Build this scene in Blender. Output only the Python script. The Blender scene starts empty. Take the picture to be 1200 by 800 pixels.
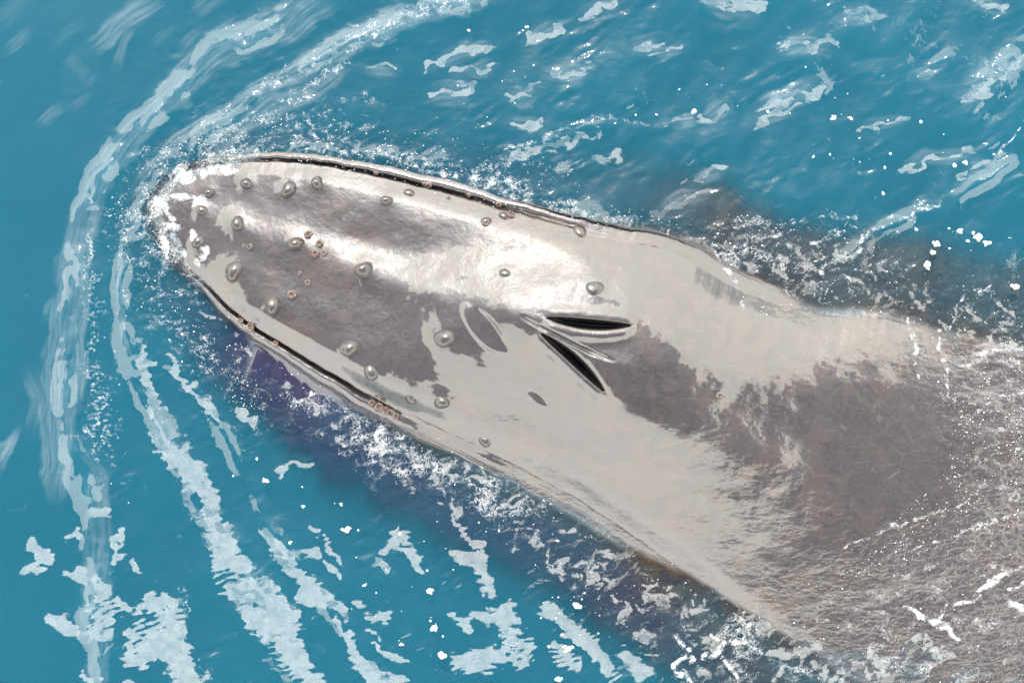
import bpy, math, random
import numpy as np
from mathutils import Vector, Matrix
random.seed(4); RNG = np.random.default_rng(7)
S = bpy.context.scene; C = S.collection

# ------------------------------------------------------------------ camera, sky, sun, exposure
CAM_H = 9.0                      # metres above the water
PPM = 200.0                      # photograph pixels per metre at the water line
cam_d = bpy.data.cameras.new('camera'); cam = bpy.data.objects.new('camera', cam_d); C.objects.link(cam)
cam.location = (0, 0, CAM_H); cam.rotation_euler = (0, 0, 0)
cam_d.sensor_width = 36; cam_d.lens = 36 * CAM_H / 6.0; cam_d.clip_end = 5000
S.camera = cam

SUN_EL, SUN_AZ = 51.0, -8.0      # degrees; azimuth from +Y (top of the picture) towards +X
w = bpy.data.worlds.new('World'); S.world = w; w.use_nodes = True
nt = w.node_tree; nt.nodes.clear()
def nd(tree, kind, **kw):
    n = tree.nodes.new(kind)
    for k, v in kw.items(): setattr(n, k, v)
    return n
sky = nd(nt, 'ShaderNodeTexSky', sky_type='NISHITA', sun_disc=False)
sky.sun_elevation = math.radians(SUN_EL); sky.sun_rotation = math.radians(SUN_AZ)
tc = nd(nt, 'ShaderNodeTexCoord'); sep = nd(nt, 'ShaderNodeSeparateXYZ')
nt.links.new(tc.outputs['Generated'], sep.inputs[0])
no = nd(nt, 'ShaderNodeTexNoise'); no.inputs['Scale'].default_value = 2.6; no.inputs['Detail'].default_value = 3
nt.links.new(tc.outputs['Generated'], no.inputs['Vector'])
m1 = nd(nt, 'ShaderNodeMath', operation='MULTIPLY_ADD')      # z + noise*0.3
nt.links.new(no.outputs['Fac'], m1.inputs[0]); m1.inputs[1].default_value = 0.20
nt.links.new(sep.outputs['Z'], m1.inputs[2])
rp = nd(nt, 'ShaderNodeMapRange', interpolation_type='SMOOTHSTEP')
rp.inputs['From Min'].default_value = 0.835; rp.inputs['From Max'].default_value = 0.855
rp.inputs['To Min'].default_value = 1.0; rp.inputs['To Max'].default_value = 0.0
nt.links.new(m1.outputs[0], rp.inputs['Value'])
mx = nd(nt, 'ShaderNodeMix', data_type='RGBA')
nt.links.new(rp.outputs[0], mx.inputs[0]); nt.links.new(sky.outputs[0], mx.inputs[6])
mx.inputs[7].default_value = (17.0, 16.6, 15.8, 1)            # unseen cloud bank, added and shaped for the pale reflections
bg = nd(nt, 'ShaderNodeBackground'); bg.inputs['Strength'].default_value = 0.10
nt.links.new(mx.outputs[2], bg.inputs['Color'])
wo = nd(nt, 'ShaderNodeOutputWorld'); nt.links.new(bg.outputs[0], wo.inputs['Surface'])

sun_d = bpy.data.lights.new('sun', 'SUN'); sun = bpy.data.objects.new('sun', sun_d); C.objects.link(sun)
sun_d.energy = 4.0; sun_d.angle = math.radians(0.5); sun_d.color = (1, 0.965, 0.91)
e, a = math.radians(SUN_EL), math.radians(SUN_AZ)
sdir = Vector((math.sin(a) * math.cos(e), math.cos(a) * math.cos(e), math.sin(e)))
sun.rotation_euler = sdir.to_track_quat('Z', 'Y').to_euler(); sun.location = sdir * 30

S.view_settings.view_transform = 'Standard'; S.view_settings.look = 'None'
S.view_settings.exposure = 1.17; S.view_settings.gamma = 1.0; S.view_settings.use_curve_mapping = False
S.render.engine = 'CYCLES'
cy = S.cycles
cy.use_denoising = True; cy.denoiser = 'OPENIMAGEDENOISE'; cy.denoising_prefilter = 'FAST'
cy.max_bounces = 8; cy.diffuse_bounces = 2; cy.glossy_bounces = 3; cy.transmission_bounces = 4
cy.volume_bounces = 1; cy.transparent_max_bounces = 12
cy.sample_clamp_indirect = 4; cy.sample_clamp_direct = 12
cy.caustics_reflective = False; cy.caustics_refractive = False
cy.use_adaptive_sampling = True; cy.adaptive_threshold = 0.015

# ------------------------------------------------------------------ helpers
def W(px, py, z=0.0):
    """photograph pixel + height -> world point (numpy friendly)"""
    k = (CAM_H - z) / CAM_H / PPM
    return (px - 600) * k, (400 - py) * k, z
def to_px(x, y, z):
    k = CAM_H / (CAM_H - z) * PPM
    return 600 + x * k, 400 - y * k

def _hash(ix, iy, seed):
    h = (ix.astype(np.int64) * 374761393 + iy.astype(np.int64) * 668265263 + seed * 1442695041) & 0x7fffffff
    h = ((h ^ (h >> 13)) * 1274126177) & 0x7fffffff
    return (h ^ (h >> 16)) & 0xffff
_ang = np.linspace(0, 2 * np.pi, 65536, endpoint=False); _cos, _sin = np.cos(_ang).astype(np.float32), np.sin(_ang).astype(np.float32)
def perlin(x, y, seed=0):
    x = np.asarray(x, np.float32); y = np.asarray(y, np.float32)
    ix, iy = np.floor(x), np.floor(y); fx, fy = x - ix, y - iy
    ix = ix.astype(np.int64); iy = iy.astype(np.int64)
    u = fx * fx * fx * (fx * (fx * 6 - 15) + 10); v = fy * fy * fy * (fy * (fy * 6 - 15) + 10)
    def g(dx, dy):
        h = _hash(ix + dx, iy + dy, seed)
        return _cos[h] * (fx - dx) + _sin[h] * (fy - dy)
    a = g(0, 0) + u * (g(1, 0) - g(0, 0)); b = g(0, 1) + u * (g(1, 1) - g(0, 1))
    return (a + v * (b - a)) * 1.5
def fbm(x, y, octv=4, seed=0, gain=0.5, lac=2.03):
    s, am, t = 0, 1.0, 0
    for i in range(octv):
        s = s + am * perlin(x, y, seed + i * 17); t += am; am *= gain; x = x * lac + 5.2; y = y * lac + 1.3
    return s / t
def sstep(a, b, x):
    t = np.clip((x - a) / (b - a), 0, 1); return t * t * (3 - 2 * t)
def stroke(px, py, pts, sharp=1.0):
    """pts: (x, y, half width). Returns 1 on the line falling to 0 at the half width, below 0 outside."""
    best = np.full(px.shape, -9.0, np.float32)
    for (x0, y0, w0), (x1, y1, w1) in zip(pts[:-1], pts[1:]):
        m = 5 * max(w0, w1) + 12
        sel = np.nonzero((px > min(x0, x1) - m) & (px < max(x0, x1) + m) & (py > min(y0, y1) - m) & (py < max(y0, y1) + m))
        if not len(sel[0]): continue
        X, Y = px[sel], py[sel]; dx, dy = x1 - x0, y1 - y0; L = dx * dx + dy * dy + 1e-6
        t = np.clip(((X - x0) * dx + (Y - y0) * dy) / L, 0, 1)
        d = np.hypot(X - x0 - t * dx, Y - y0 - t * dy)
        best[sel] = np.maximum(best[sel], 1 - d / (w0 + t * (w1 - w0)))
    return best
def in_poly(px, py, poly):
    inside = np.zeros(px.shape, bool); n = len(poly)
    for i in range(n):
        x0, y0 = poly[i]; x1, y1 = poly[(i + 1) % n]
        if y0 == y1: continue
        c = (y0 > py) != (y1 > py)
        inside ^= c & (px < (x1 - x0) * (py - y0) / (y1 - y0) + x0)
    return inside
def poly_field(px, py, poly, soft):
    """soft 0..1 inside mask"""
    d = stroke(px, py, [(x, y, soft) for x, y in poly] + [(poly[0][0], poly[0][1], soft)])
    dist = np.clip(1 - d, 0, 1)                      # 0 on the border, 1 at distance soft
    return np.where(in_poly(px, py, poly), 0.5 + 0.5 * dist, 0.5 - 0.5 * dist)
def catmull(P, n_or_t):
    """Catmull-Rom through rows of P, parameter 0..len-1"""
    P = np.asarray(P, float); t = np.asarray(n_or_t, float); N = len(P)
    i = np.clip(np.floor(t).astype(int), 0, N - 2); f = (t - i)[:, None]
    g = lambda k: P[np.clip(k, 0, N - 1)]
    p0, p1, p2, p3 = g(i - 1), g(i), g(i + 1), g(i + 2)
    return 0.5 * (2 * p1 + (p2 - p0) * f + (2 * p0 - 5 * p1 + 4 * p2 - p3) * f ** 2 + (3 * p1 - p0 - 3 * p2 + p3) * f ** 3)
def grid_mesh(name, co, faces, mat, parent=None, smooth=True, attrs=None, mats=None, face_mat=None):
    me = bpy.data.meshes.new(name)
    co = np.asarray(co, np.float32); faces = np.asarray(faces, np.int32); k = faces.shape[1]
    me.vertices.add(len(co)); me.vertices.foreach_set('co', co.ravel())
    me.loops.add(faces.size); me.loops.foreach_set('vertex_index', faces.ravel())
    me.polygons.add(len(faces)); me.polygons.foreach_set('loop_start', np.arange(0, faces.size, k, dtype=np.int32))
    for m in (mats or [mat]): me.materials.append(m)
    if face_mat is not None: me.polygons.foreach_set('material_index', np.asarray(face_mat, np.int32))
    for nme, arr in (attrs or {}).items():
        at = me.attributes.new(nme, 'FLOAT', 'POINT'); at.data.foreach_set('value', np.asarray(arr, np.float32).ravel())
    me.update(calc_edges=True); me.validate()
    if smooth: me.polygons.foreach_set('use_smooth', np.ones(len(me.polygons), bool))
    o = bpy.data.objects.new(name, me); C.objects.link(o)
    if parent: o.parent = parent
    return o
def quads(nr, nc, wrap=False):
    r = np.arange(nr - 1)[:, None]; c = np.arange(nc if wrap else nc - 1)[None, :]; c2 = (c + 1) % nc
    return np.stack([r * nc + c, r * nc + c2, (r + 1) * nc + c2, (r + 1) * nc + c], -1).reshape(-1, 4)

# ------------------------------------------------------------------ materials
class NB:
    def __init__(s, name):
        s.m = bpy.data.materials.new(name); s.m.use_nodes = True; s.t = s.m.node_tree; s.t.nodes.clear()
        s.out = s.n('ShaderNodeOutputMaterial')
    def n(s, kind, **kw): return nd(s.t, kind, **kw)
    def set(s, sock, v):
        if hasattr(v, 'is_linked') or hasattr(v, 'links'): s.t.links.new(v, sock)
        else: sock.default_value = v
    def math(s, op, a, b=0.0, c=0.0, clamp=False):
        n = s.n('ShaderNodeMath', operation=op); n.use_clamp = clamp
        for i, v in enumerate((a, b, c)): s.set(n.inputs[i], v)
        return n.outputs[0]
    def mapr(s, v, f0, f1, t0=0.0, t1=1.0, smooth=True):
        n = s.n('ShaderNodeMapRange', interpolation_type='SMOOTHSTEP' if smooth else 'LINEAR')
        for i, x in enumerate((v, f0, f1, t0, t1)): s.set(n.inputs[i], x)
        return n.outputs[0]
    def noise(s, scale, detail=3, rough=.5, dist=0.0, vec=None):
        n = s.n('ShaderNodeTexNoise'); n.inputs['Scale'].default_value = scale; n.inputs['Detail'].default_value = detail
        n.inputs['Roughness'].default_value = rough; n.inputs['Distortion'].default_value = dist
        s.t.links.new(vec if vec is not None else s.pos(), n.inputs['Vector']); return n.outputs['Fac']
    def pos(s):
        if not hasattr(s, '_p'): s._p = s.n('ShaderNodeNewGeometry').outputs['Position']
        return s._p
    def stretch(s, rot, sc):
        n = s.n('ShaderNodeMapping'); n.inputs['Rotation'].default_value = (0, 0, math.radians(rot)); n.inputs['Scale'].default_value = sc
        s.t.links.new(s.pos(), n.inputs['Vector']); return n.outputs[0]
    def attr(s, nme): return s.n('ShaderNodeAttribute', attribute_name=nme).outputs['Fac']
    def mix(s, f, a, b):
        n = s.n('ShaderNodeMix', data_type='RGBA'); s.set(n.inputs[0], f); s.set(n.inputs[6], a); s.set(n.inputs[7], b); return n.outputs[2]
    def bump(s, h, strength, dist, normal=None):
        n = s.n('ShaderNodeBump'); n.inputs['Strength'].default_value = strength; n.inputs['Distance'].default_value = dist
        s.t.links.new(h, n.inputs['Height'])
        if normal is not None: s.t.links.new(normal, n.inputs['Normal'])
        return n.outputs[0]
    def shader(s, sh): s.t.links.new(sh, s.out.inputs['Surface']); return s.m

def skin_material(name='wet_whale_skin', gloss=1.0, coat_rough=.025):
    b = NB(name)
    big = b.noise(1.6, 4, .6, .6); mid = b.noise(6.0, 5, .62, .8); fine = b.noise(60, 4, .65)
    streak = b.noise(5, 5, .6, .4, b.stretch(20, (1, 7, 1)))
    patch = b.mapr(mid, .47, .53)
    c = b.mix(b.mapr(big, .35, .65), (.025, .0182, .0150, 1), (.0165, .0110, .0080, 1))      # slate to umber
    c = b.mix(b.math('MULTIPLY', patch, b.mapr(big, .40, .62, .0, .55)), c, (.045, .029, .0145, 1))   # algae-brown blotches
    c = b.mix(b.mapr(fine, .35, .75, 0, .35), c, (.038, .033, .031, 1))
    c = b.mix(b.mapr(streak, .55, .75, 0, .35), c, (.065, .055, .046, 1))
    # old white scratches
    vo = b.n('ShaderNodeTexVoronoi', feature='DISTANCE_TO_EDGE'); vo.inputs['Scale'].default_value = 3.2
    b.t.links.new(b.stretch(35, (1, 3.5, 1)), vo.inputs['Vector'])
    scr = b.math('MULTIPLY', b.mapr(vo.outputs['Distance'], .0, .006, 1, 0), b.mapr(b.noise(4.3, 2), .56, .62))
    c = b.mix(b.math('MULTIPLY', scr, .35), c, (.2, .19, .18, 1))
    c = b.mix(b.attr('jaw'), c, (.012, .010, .026, 1))                                    # blue-black lower jaw and lips
    c = b.mix(b.attr('pit'), c, (.004, .004, .006, 1))                                   # nostril lining, painted shade of the mouth crease
    fo = b.attr('foam')
    fm = b.mapr(b.math('ADD', fo, b.math('MULTIPLY_ADD', b.noise(90, 4, .6, .3), .9, b.math('MULTIPLY_ADD', b.noise(22, 3, .5, .6), .7, -.8))), .50, 1.0, 0, .5)
    c = b.mix(fm, c, (.6, .62, .62, 1))                                                  # froth left by the water
    p = b.n('ShaderNodeBsdfPrincipled')
    b.set(p.inputs['Base Color'], c)
    b.set(p.inputs['Roughness'], b.mapr(fine, .3, .7, .38, .5))
    p.inputs['IOR'].default_value = 1.5
    
    geo = b.n('ShaderNodeSeparateXYZ'); b.t.links.new(b.pos(), geo.inputs[0]); dry = b.mapr(geo.outputs['Z'], -.03, .0)
    b.set(p.inputs['Coat Weight'], b.math('MULTIPLY', b.math('MULTIPLY', dry, gloss), b.mapr(b.attr('pit'), .1, .7, 1, .1))); b.set(p.inputs['Coat Roughness'], b.mapr(b.attr('jaw'), 0, 1, coat_rough, .12)); p.inputs['Coat IOR'].default_value = 1.8
    b.set(p.inputs['Specular IOR Level'], b.math('MULTIPLY', b.mapr(b.attr('jaw'), 0, 1, .52, .12), b.math('MULTIPLY_ADD', dry, .9, .1)))
    film_sheen = b.attr('film_sheen')
    rip = b.noise(22, 3, .55, .6, b.stretch(-18, (1, 1.8, 1)))
    n1 = b.bump(b.math('MULTIPLY', rip, film_sheen), .8, .012)
    n2 = b.bump(b.noise(7, 3, .5, .3), .10, .012, n1)
    b.t.links.new(n2, p.inputs['Coat Normal'])
    n3 = b.bump(fine, .25, .004, b.bump(b.noise(14, 4, .6, .5), .4, .012))
    b.t.links.new(n3, p.inputs['Normal'])
    return b.shader(p.outputs[0])

def water_material():
    b = NB('sea_water')
    foam_glareA, foam_glareB, froth = b.attr('film_sheen'), b.attr('patch'), b.attr('froth')
    chop = b.attr('chop')
    n1 = b.noise(22, 3, .5, .6); n2 = b.noise(90, 4, .6, .3); n0 = b.noise(9, 4, .6, .8)
    bmp0 = b.bump(b.math('MULTIPLY', n1, chop), 1.0, .02)
    pb = b.math('ADD', foam_glareB, b.math('MULTIPLY_ADD', n1, .45, b.math('MULTIPLY_ADD', n2, .30, -.375)))
    face = b.mapr(pb, .47, .55)
    cx = b.math('MULTIPLY_ADD', b.noise(5, 2), 1.0, -.68); cyv = b.math('MULTIPLY_ADD', b.noise(4, 2, .5, .7), .8, -.92)
    cmb = b.n('ShaderNodeCombineXYZ'); b.set(cmb.inputs[0], cx); b.set(cmb.inputs[1], cyv)
    scl = b.n('ShaderNodeVectorMath', operation='SCALE'); b.t.links.new(cmb.outputs[0], scl.inputs[0]); b.set(scl.inputs['Scale'], b.math('MULTIPLY', face, .85))
    addv = b.n('ShaderNodeVectorMath', operation='ADD'); b.t.links.new(bmp0, addv.inputs[0]); b.t.links.new(scl.outputs[0], addv.inputs[1])
    nrmv = b.n('ShaderNodeVectorMath', operation='NORMALIZE'); b.t.links.new(addv.outputs[0], nrmv.inputs[0]); bmp = nrmv.outputs[0]
    lw = b.n('ShaderNodeLayerWeight'); lw.inputs['Blend'].default_value = .5; b.t.links.new(bmp, lw.inputs['Normal'])
    fres = b.math('MULTIPLY_ADD', b.math('POWER', lw.outputs['Facing'], 5.0), .915, .085)
    gl = b.n('ShaderNodeBsdfGlossy'); gl.inputs['Roughness'].default_value = .03; b.t.links.new(bmp, gl.inputs['Normal'])
    tr = b.n('ShaderNodeBsdfTransparent'); tr.inputs['Color'].default_value = (.93, .98, .99, 1)
    wt = b.n('ShaderNodeMixShader'); b.set(wt.inputs[0], fres); b.t.links.new(tr.outputs[0], wt.inputs[1]); b.t.links.new(gl.outputs[0], wt.inputs[2])
    # painted cloud reflections with thin bubbles (soft bands, crisp-edged patches), and dense white froth
    fa = b.math('MULTIPLY', foam_glareA, .32)
    hole = b.mapr(b.math('ABSOLUTE', b.math('SUBTRACT', b.noise(15, 3, .5, 1.5), .5)), .0, .012, .25, 1)
    fb = b.math('ADD', b.math('MULTIPLY', b.mapr(pb, .48, .60), b.mapr(n1, .35, .65, .065, .115)), b.mapr(pb, .38, .55, 0, .015))
    fb = b.math('MULTIPLY', fb, hole)
    lace1 = b.mapr(b.math('ABSOLUTE', b.math('SUBTRACT', b.noise(13, 4, .6, 1.8), .5)), .0, .022, 1, 0)
    lace2 = b.mapr(b.math('ABSOLUTE', b.math('SUBTRACT', n1, .5)), .0, .030, 1, 0)
    lace = b.math('MULTIPLY', b.math('MAXIMUM', lace1, b.math('MULTIPLY', lace2, .7)), b.mapr(b.math('MULTIPLY_ADD', n0, 1.1, froth), .72, 1.05, 0, .5))
    speck = b.math('MULTIPLY', b.mapr(n2, .62, .68), b.mapr(froth, .3, .7, 0, .4))
    thick = b.mapr(b.math('ADD', froth, b.math('MULTIPLY_ADD', n2, .9, b.math('MULTIPLY_ADD', n1, .8, -.85))), .55, 1.0, 0, .7)
    ff = b.math('MAXIMUM', b.math('MAXIMUM', lace, speck), thick)
    fac = b.math('MAXIMUM', b.math('MAXIMUM', fa, fb), ff)
    foam = b.n('ShaderNodeBsdfPrincipled'); foam.inputs['Base Color'].default_value = (.78, .8, .8, 1); foam.inputs['Roughness'].default_value = .5  # this white also carries the painted cloud reflections
    b.t.links.new(b.bump(b.math('MULTIPLY', n2, ff), .9, .012, bmp), foam.inputs['Normal'])
    ms = b.n('ShaderNodeMixShader'); b.set(ms.inputs[0], fac); b.t.links.new(wt.outputs[0], ms.inputs[1]); b.t.links.new(foam.outputs[0], ms.inputs[2])
    b.t.links.new(ms.outputs[0], b.out.inputs['Surface'])
    vs = b.n('ShaderNodeVolumeScatter'); vs.inputs['Color'].default_value = (.035, .32, .44, 1); vs.inputs['Density'].default_value = 2.2; vs.inputs['Anisotropy'].default_value = 0.0
    va = b.n('ShaderNodeVolumeAbsorption'); va.inputs['Color'].default_value = (.035, .32, .44, 1); va.inputs['Density'].default_value = 2.2
    ad = b.n('ShaderNodeAddShader'); b.t.links.new(vs.outputs[0], ad.inputs[0]); b.t.links.new(va.outputs[0], ad.inputs[1])
    b.t.links.new(ad.outputs[0], b.out.inputs['Volume'])
    return b.m

def simple(name, col, rough, coat=0.0, nscale=60, var=.25):
    b = NB(name); n = b.noise(nscale, 4, .6)
    p = b.n('ShaderNodeBsdfPrincipled')
    b.set(p.inputs['Base Color'], b.mix(b.mapr(n, .3, .7), tuple(x * (1 - var) for x in col) + (1,), tuple(min(1, x * (1 + var)) for x in col) + (1,)))
    p.inputs['Roughness'].default_value = rough; p.inputs['Coat Weight'].default_value = coat
    b.t.links.new(b.bump(n, .4, .004), p.inputs['Normal'])
    return b.shader(p.outputs[0])
SKIN = skin_material(); KNOB = skin_material('worn_knob_skin', .5, .2); WATER = water_material()
def shell_mat():
    b = NB('barnacle_shell'); b._p = b.n('ShaderNodeTexCoord').outputs['Object']; p = b.n('ShaderNodeBsdfPrincipled'); n = b.noise(2.6, 4, .7)
    b.set(p.inputs['Base Color'], b.mix(b.mapr(n, .46, .56), (.05, .026, .017, 1), (.25, .205, .18, 1)))
    p.inputs['Roughness'].default_value = .45; p.inputs['Coat Weight'].default_value = .5
    b.t.links.new(b.bump(n, .5, .2), p.inputs['Normal']); return b.shader(p.outputs[0])
SHELL = shell_mat()
HOLE = simple('barnacle_mouth', (.05, .02, .010), .6, .3, 120)
LINING = simple('nostril_lining', (.006, .006, .008), .35, .2)
BUBBLE = simple('bubble_foam', (.5, .52, .52), .35, .3, 80, .1)

# ------------------------------------------------------------------ the whale
whale = bpy.data.objects.new('humpback_whale', None); C.objects.link(whale)
whale['label'] = 'dark grey humpback whale surfacing head first with barnacles and open blowholes'
whale['category'] = 'whale'
#        Eu x   y     El x   y   zu    zl    zm    p    t0   groove vert  fwd
ST = [( 170, 246,  171, 248, -.03, -.03, -.03, 3.0, 0,  .0,   .55, 1.0),
      ( 203, 208,  196, 290, -.015, -.015, .014, 2.2, 0, .1,   .65, .75),
      ( 262, 193,  235, 325,  .0,   .005, .022, 3.2,  0,  .6,   .8,  .35),
      ( 340, 191,  285, 372,  .045, .05,  .072, 4.6, 0,   1,    .9,  .10),
      ( 420, 203,  350, 413,  .09,  .09,  .13, 4.8,  0,   1,    1,   0),
      ( 520, 227,  425, 457,  .13,  .11,  .205, 4.4, -.02, 1,   1,   0),
      ( 620, 256,  500, 494,  .20,  .09,  .30, 3.0, -.12, .5,   1,   0),
      ( 700, 278,  590, 537,  .23,  .06,  .385, 2.2, -.22, .08, 1,   0),
      ( 790, 297,  690, 592,  .17,  .04,  .395, 2.0, -.15, .0,   1,   0),
      ( 862, 338,  788, 660,  .07, -.01,  .315, 2.2, -.26,  0,   1,   0),
      ( 945, 366,  864, 722,  .00, -.05,  .225, 2.4, -.32,  0,   1,   0),
      (1030, 374,  955, 785,  .005, -.045, .145, 2.5, -.30,  0,   1,   0),
      (1118, 392, 1060, 845, -.02, -.02,  .085, 2.5, -.24, 0,   1,   0),
      (1225, 420, 1170, 900, -.01, -.01,  .060, 2.6, -.10,  0,   1,   0),
      (1360, 480, 1300, 950, -.06, -.06,  .030, 2.3,  0,    0,   1,   0),
      (1640, 600, 1560, 1000, -.5, -.5,  -.30, 2.2,  0,    0,   .9,  0),
      (1940, 760, 1870, 1040, -.7, -.7,  -.50, 2.0,  0,    0,   .55, 0),
      (2165, 930, 2135, 1050, -.8, -.8,  -.62, 2.0,  0,    0,   .25, 0),
      (2310, 1000, 2290, 1095, -.8, -.8, -.68, 2.0,  0,    0,   .14, 0),
      (2480, 830, 2270, 1380, -.78, -.78, -.72, 2.0, 0,    0,   .05, 0),
      (2560, 770, 2300, 1460, -.76, -.76, -.74, 2.0, 0,    0,   .01, 0)]
ST = np.array(ST, float)
kt = np.concatenate([np.linspace(0, 3, 130), np.linspace(3, 9, 430)[1:], np.linspace(9, 14, 250)[1:], np.linspace(14, 20, 60)[1:]])
SS = catmull(ST, kt); K = len(kt)
Eu, El = SS[:, 0:2], SS[:, 2:4]; zu, zl, zm, pw, t0, gr, vert, fwd = SS[:, 4:].T
gr = np.clip(gr, 0, 1) * (.82 + .18 * np.clip(1.6 * fbm(kt * 3.1, kt * 0, 3, 61) + .5, 0, 1)); gr_l = gr * np.interp(kt, [4.7, 6], [1, .05]); vert = np.clip(vert, .01, 2)
Eu = Eu + np.stack([0 * kt, 2.0 * fbm(kt * 4, kt * 0, 3, 63)], 1); El = El + np.stack([0 * kt, 2.0 * fbm(kt * 4, kt * 0 + 3, 3, 65)], 1)
mid = (Eu + El) / 2; ax = np.gradient(mid, axis=0); ax /= np.linalg.norm(ax, axis=1)[:, None]
lat = Eu - El; ln = np.linalg.norm(lat, axis=1)[:, None]
lat = np.where(ln > 20, lat / np.maximum(ln, 1e-3), np.stack([ax[:, 1], -ax[:, 0]], 1))
NT = 330
t = np.sin(np.linspace(-1, 1, NT) * np.pi / 2 * .86) / math.sin(np.pi / 2 * .86)      # denser near the edges
rows_x, rows_y, rows_z, rows_j = [], [], [], []
JN = fbm(kt * 1.7, kt * 0 + 9, 4, 71)
# offset in pixels, height relative to the edge (first nine), then absolute height
HEADP = np.array([(0,0),(1.3,-.012),(2.3,-.04),(3.3,-.055),(4.3,-.04),(5.8,-.014),(10,-.003),(17,-.025),(20,-.07),(26,.002),(44,-.004),(70,-.028),(92,-.13),(108,-.55),(98,-.95),(55,-1.25)], float)
BODYP = np.array([(0,0),(2.5,-.004),(4.5,-.008),(6.5,-.012),(8.5,-.016),(10.5,-.021),(13.5,-.027),(17,-.033),(20,-.040),(28,-.045),(44,-.05),(70,-.065),(96,-.16),(120,-.7),(110,-1.2),(60,-1.7)], float)
tt = np.linspace(0, len(HEADP) - 1, 90)
def side_profile(g, z0, up, kk):
    P = g * HEADP + (1 - g) * BODYP; P[:9, 1] += z0; P[9:, 1] += min(0, z0) * (1 if up or kk > 14 else .3)
    if up: P[8:, 0] *= 1 - .45 * g; P[9:13, 1] -= .3 * float(np.interp(kk, [6.5, 8.6], [1, 0]))
    else: P[9:, 0] *= 1.2; P[9:13, 1] -= .3 * float(np.interp(kk, [1.2, 3.4], [1, 0]))
    return catmull(P, tt)
for k in range(K):
    tau = np.where(t < t0[k], (t - t0[k]) / (1 + t0[k]), (t - t0[k]) / (1 - t0[k]))
    ze = np.where(t < t0[k], zu[k], zl[k])
    z = ze + (zm[k] - ze) * (1 - np.abs(tau) ** pw[k])
    hw = float(np.interp(kt[k], [5.3, 6.4, 12, 14], [0, 1, 1, 0]))       # flat crown, then an even slope down the flank
    sr = lambda v: .5 * (v + np.sqrt(v * v + .0144))
    ch = float(np.interp(kt[k], [5.4, 6.2, 7, 8, 9], [.3, .12, .06, .30, .3])); hz = (sr(tau - ch) - sr(-ch)) / (sr(1 - ch) - sr(-ch))
    z = np.where(t > t0[k], z + hw * ((zl[k] + (zm[k] - zl[k]) * (1 - hz)) - z), z)
    z = z + (.035 + .015 * np.tanh(t * 3)) * float(np.interp(kt[k], [1.5, 3, 10, 12], [0, 1, 1, 0])) * ((1 - sstep(.80, 1.02, np.abs(t))) - (1 - sstep(.80, 1.02, 1.0)))
    s = (t + 1) / 2
    x = Eu[k, 0] + s * (El[k, 0] - Eu[k, 0]); y = Eu[k, 1] + s * (El[k, 1] - Eu[k, 1])
    sides = []
    for sg, E, z0 in ((1, Eu[k], zu[k]), (-1, El[k], zl[k])):
        prof = side_profile(gr[k] if sg > 0 else gr_l[k], z0, sg > 0, kt[k])
        d = lat[k] * sg * (1 - fwd[k]) - ax[k] * fwd[k]; d /= np.linalg.norm(d) + 1e-9
        sc = min(1.0, .35 + .65 * min(1, kt[k] / 5)) * (min(1, vert[k] * 1.4)) * (1 + .16 * JN[k] * (kt[k] < 14))
        px = E[0] + d[0] * prof[:, 0] * sc; py = E[1] + d[1] * prof[:, 0] * sc
        pz = prof[:, 1] if kt[k] < 14 else z0 + (prof[:, 1] - z0) * vert[k]
        sides.append((px[1:], py[1:], pz[1:]))
    (ux, uy, uz), (lx, ly, lz) = sides
    # belly, from lower side back to the upper side
    nb = 24; f = np.linspace(0, 1, nb + 2)[1:-1]
    bx = lx[-1] + (ux[-1] - lx[-1]) * f; by = ly[-1] + (uy[-1] - ly[-1]) * f
    bz = lz[-1] + (uz[-1] - lz[-1]) * f - .25 * vert[k] * np.sin(f * np.pi)
    rows_x.append(np.concatenate([ux[::-1], x, lx, bx])); rows_y.append(np.concatenate([uy[::-1], y, ly, by]))
    rows_z.append(np.concatenate([uz[::-1], z, lz, bz]))
    jlip = .18 * sstep(2, 5, prof[1:, 0]) + .82 * sstep(14, 26, prof[1:, 0]); jw_u = jlip * gr[k]; jw = jlip * gr_l[k]
    jw = np.clip(jw + sstep(20, 60, prof[1:, 0]) * .8, 0, 1); jw = np.maximum(jw, (tt[1:] > 11.5) * .8); jw = jw * float(np.interp(kt[k], [7.5, 10], [1, .25]))
    rows_j.append(np.concatenate([jw_u[::-1], np.zeros(NT), jw, np.ones(nb) * .6]))
PX, PY, PZ = np.array(rows_x), np.array(rows_y), np.array(rows_z); JAW = np.array(rows_j)
NC = PX.shape[1]
top = np.zeros(NC, bool); top[85:85 + NT + 12] = True
topf = np.broadcast_to(sstep(60, 95, np.arange(NC)) * (1 - sstep(89 + NT, 89 + NT + 30, np.arange(NC))), PX.shape)
PIT = np.zeros_like(PX)
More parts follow.
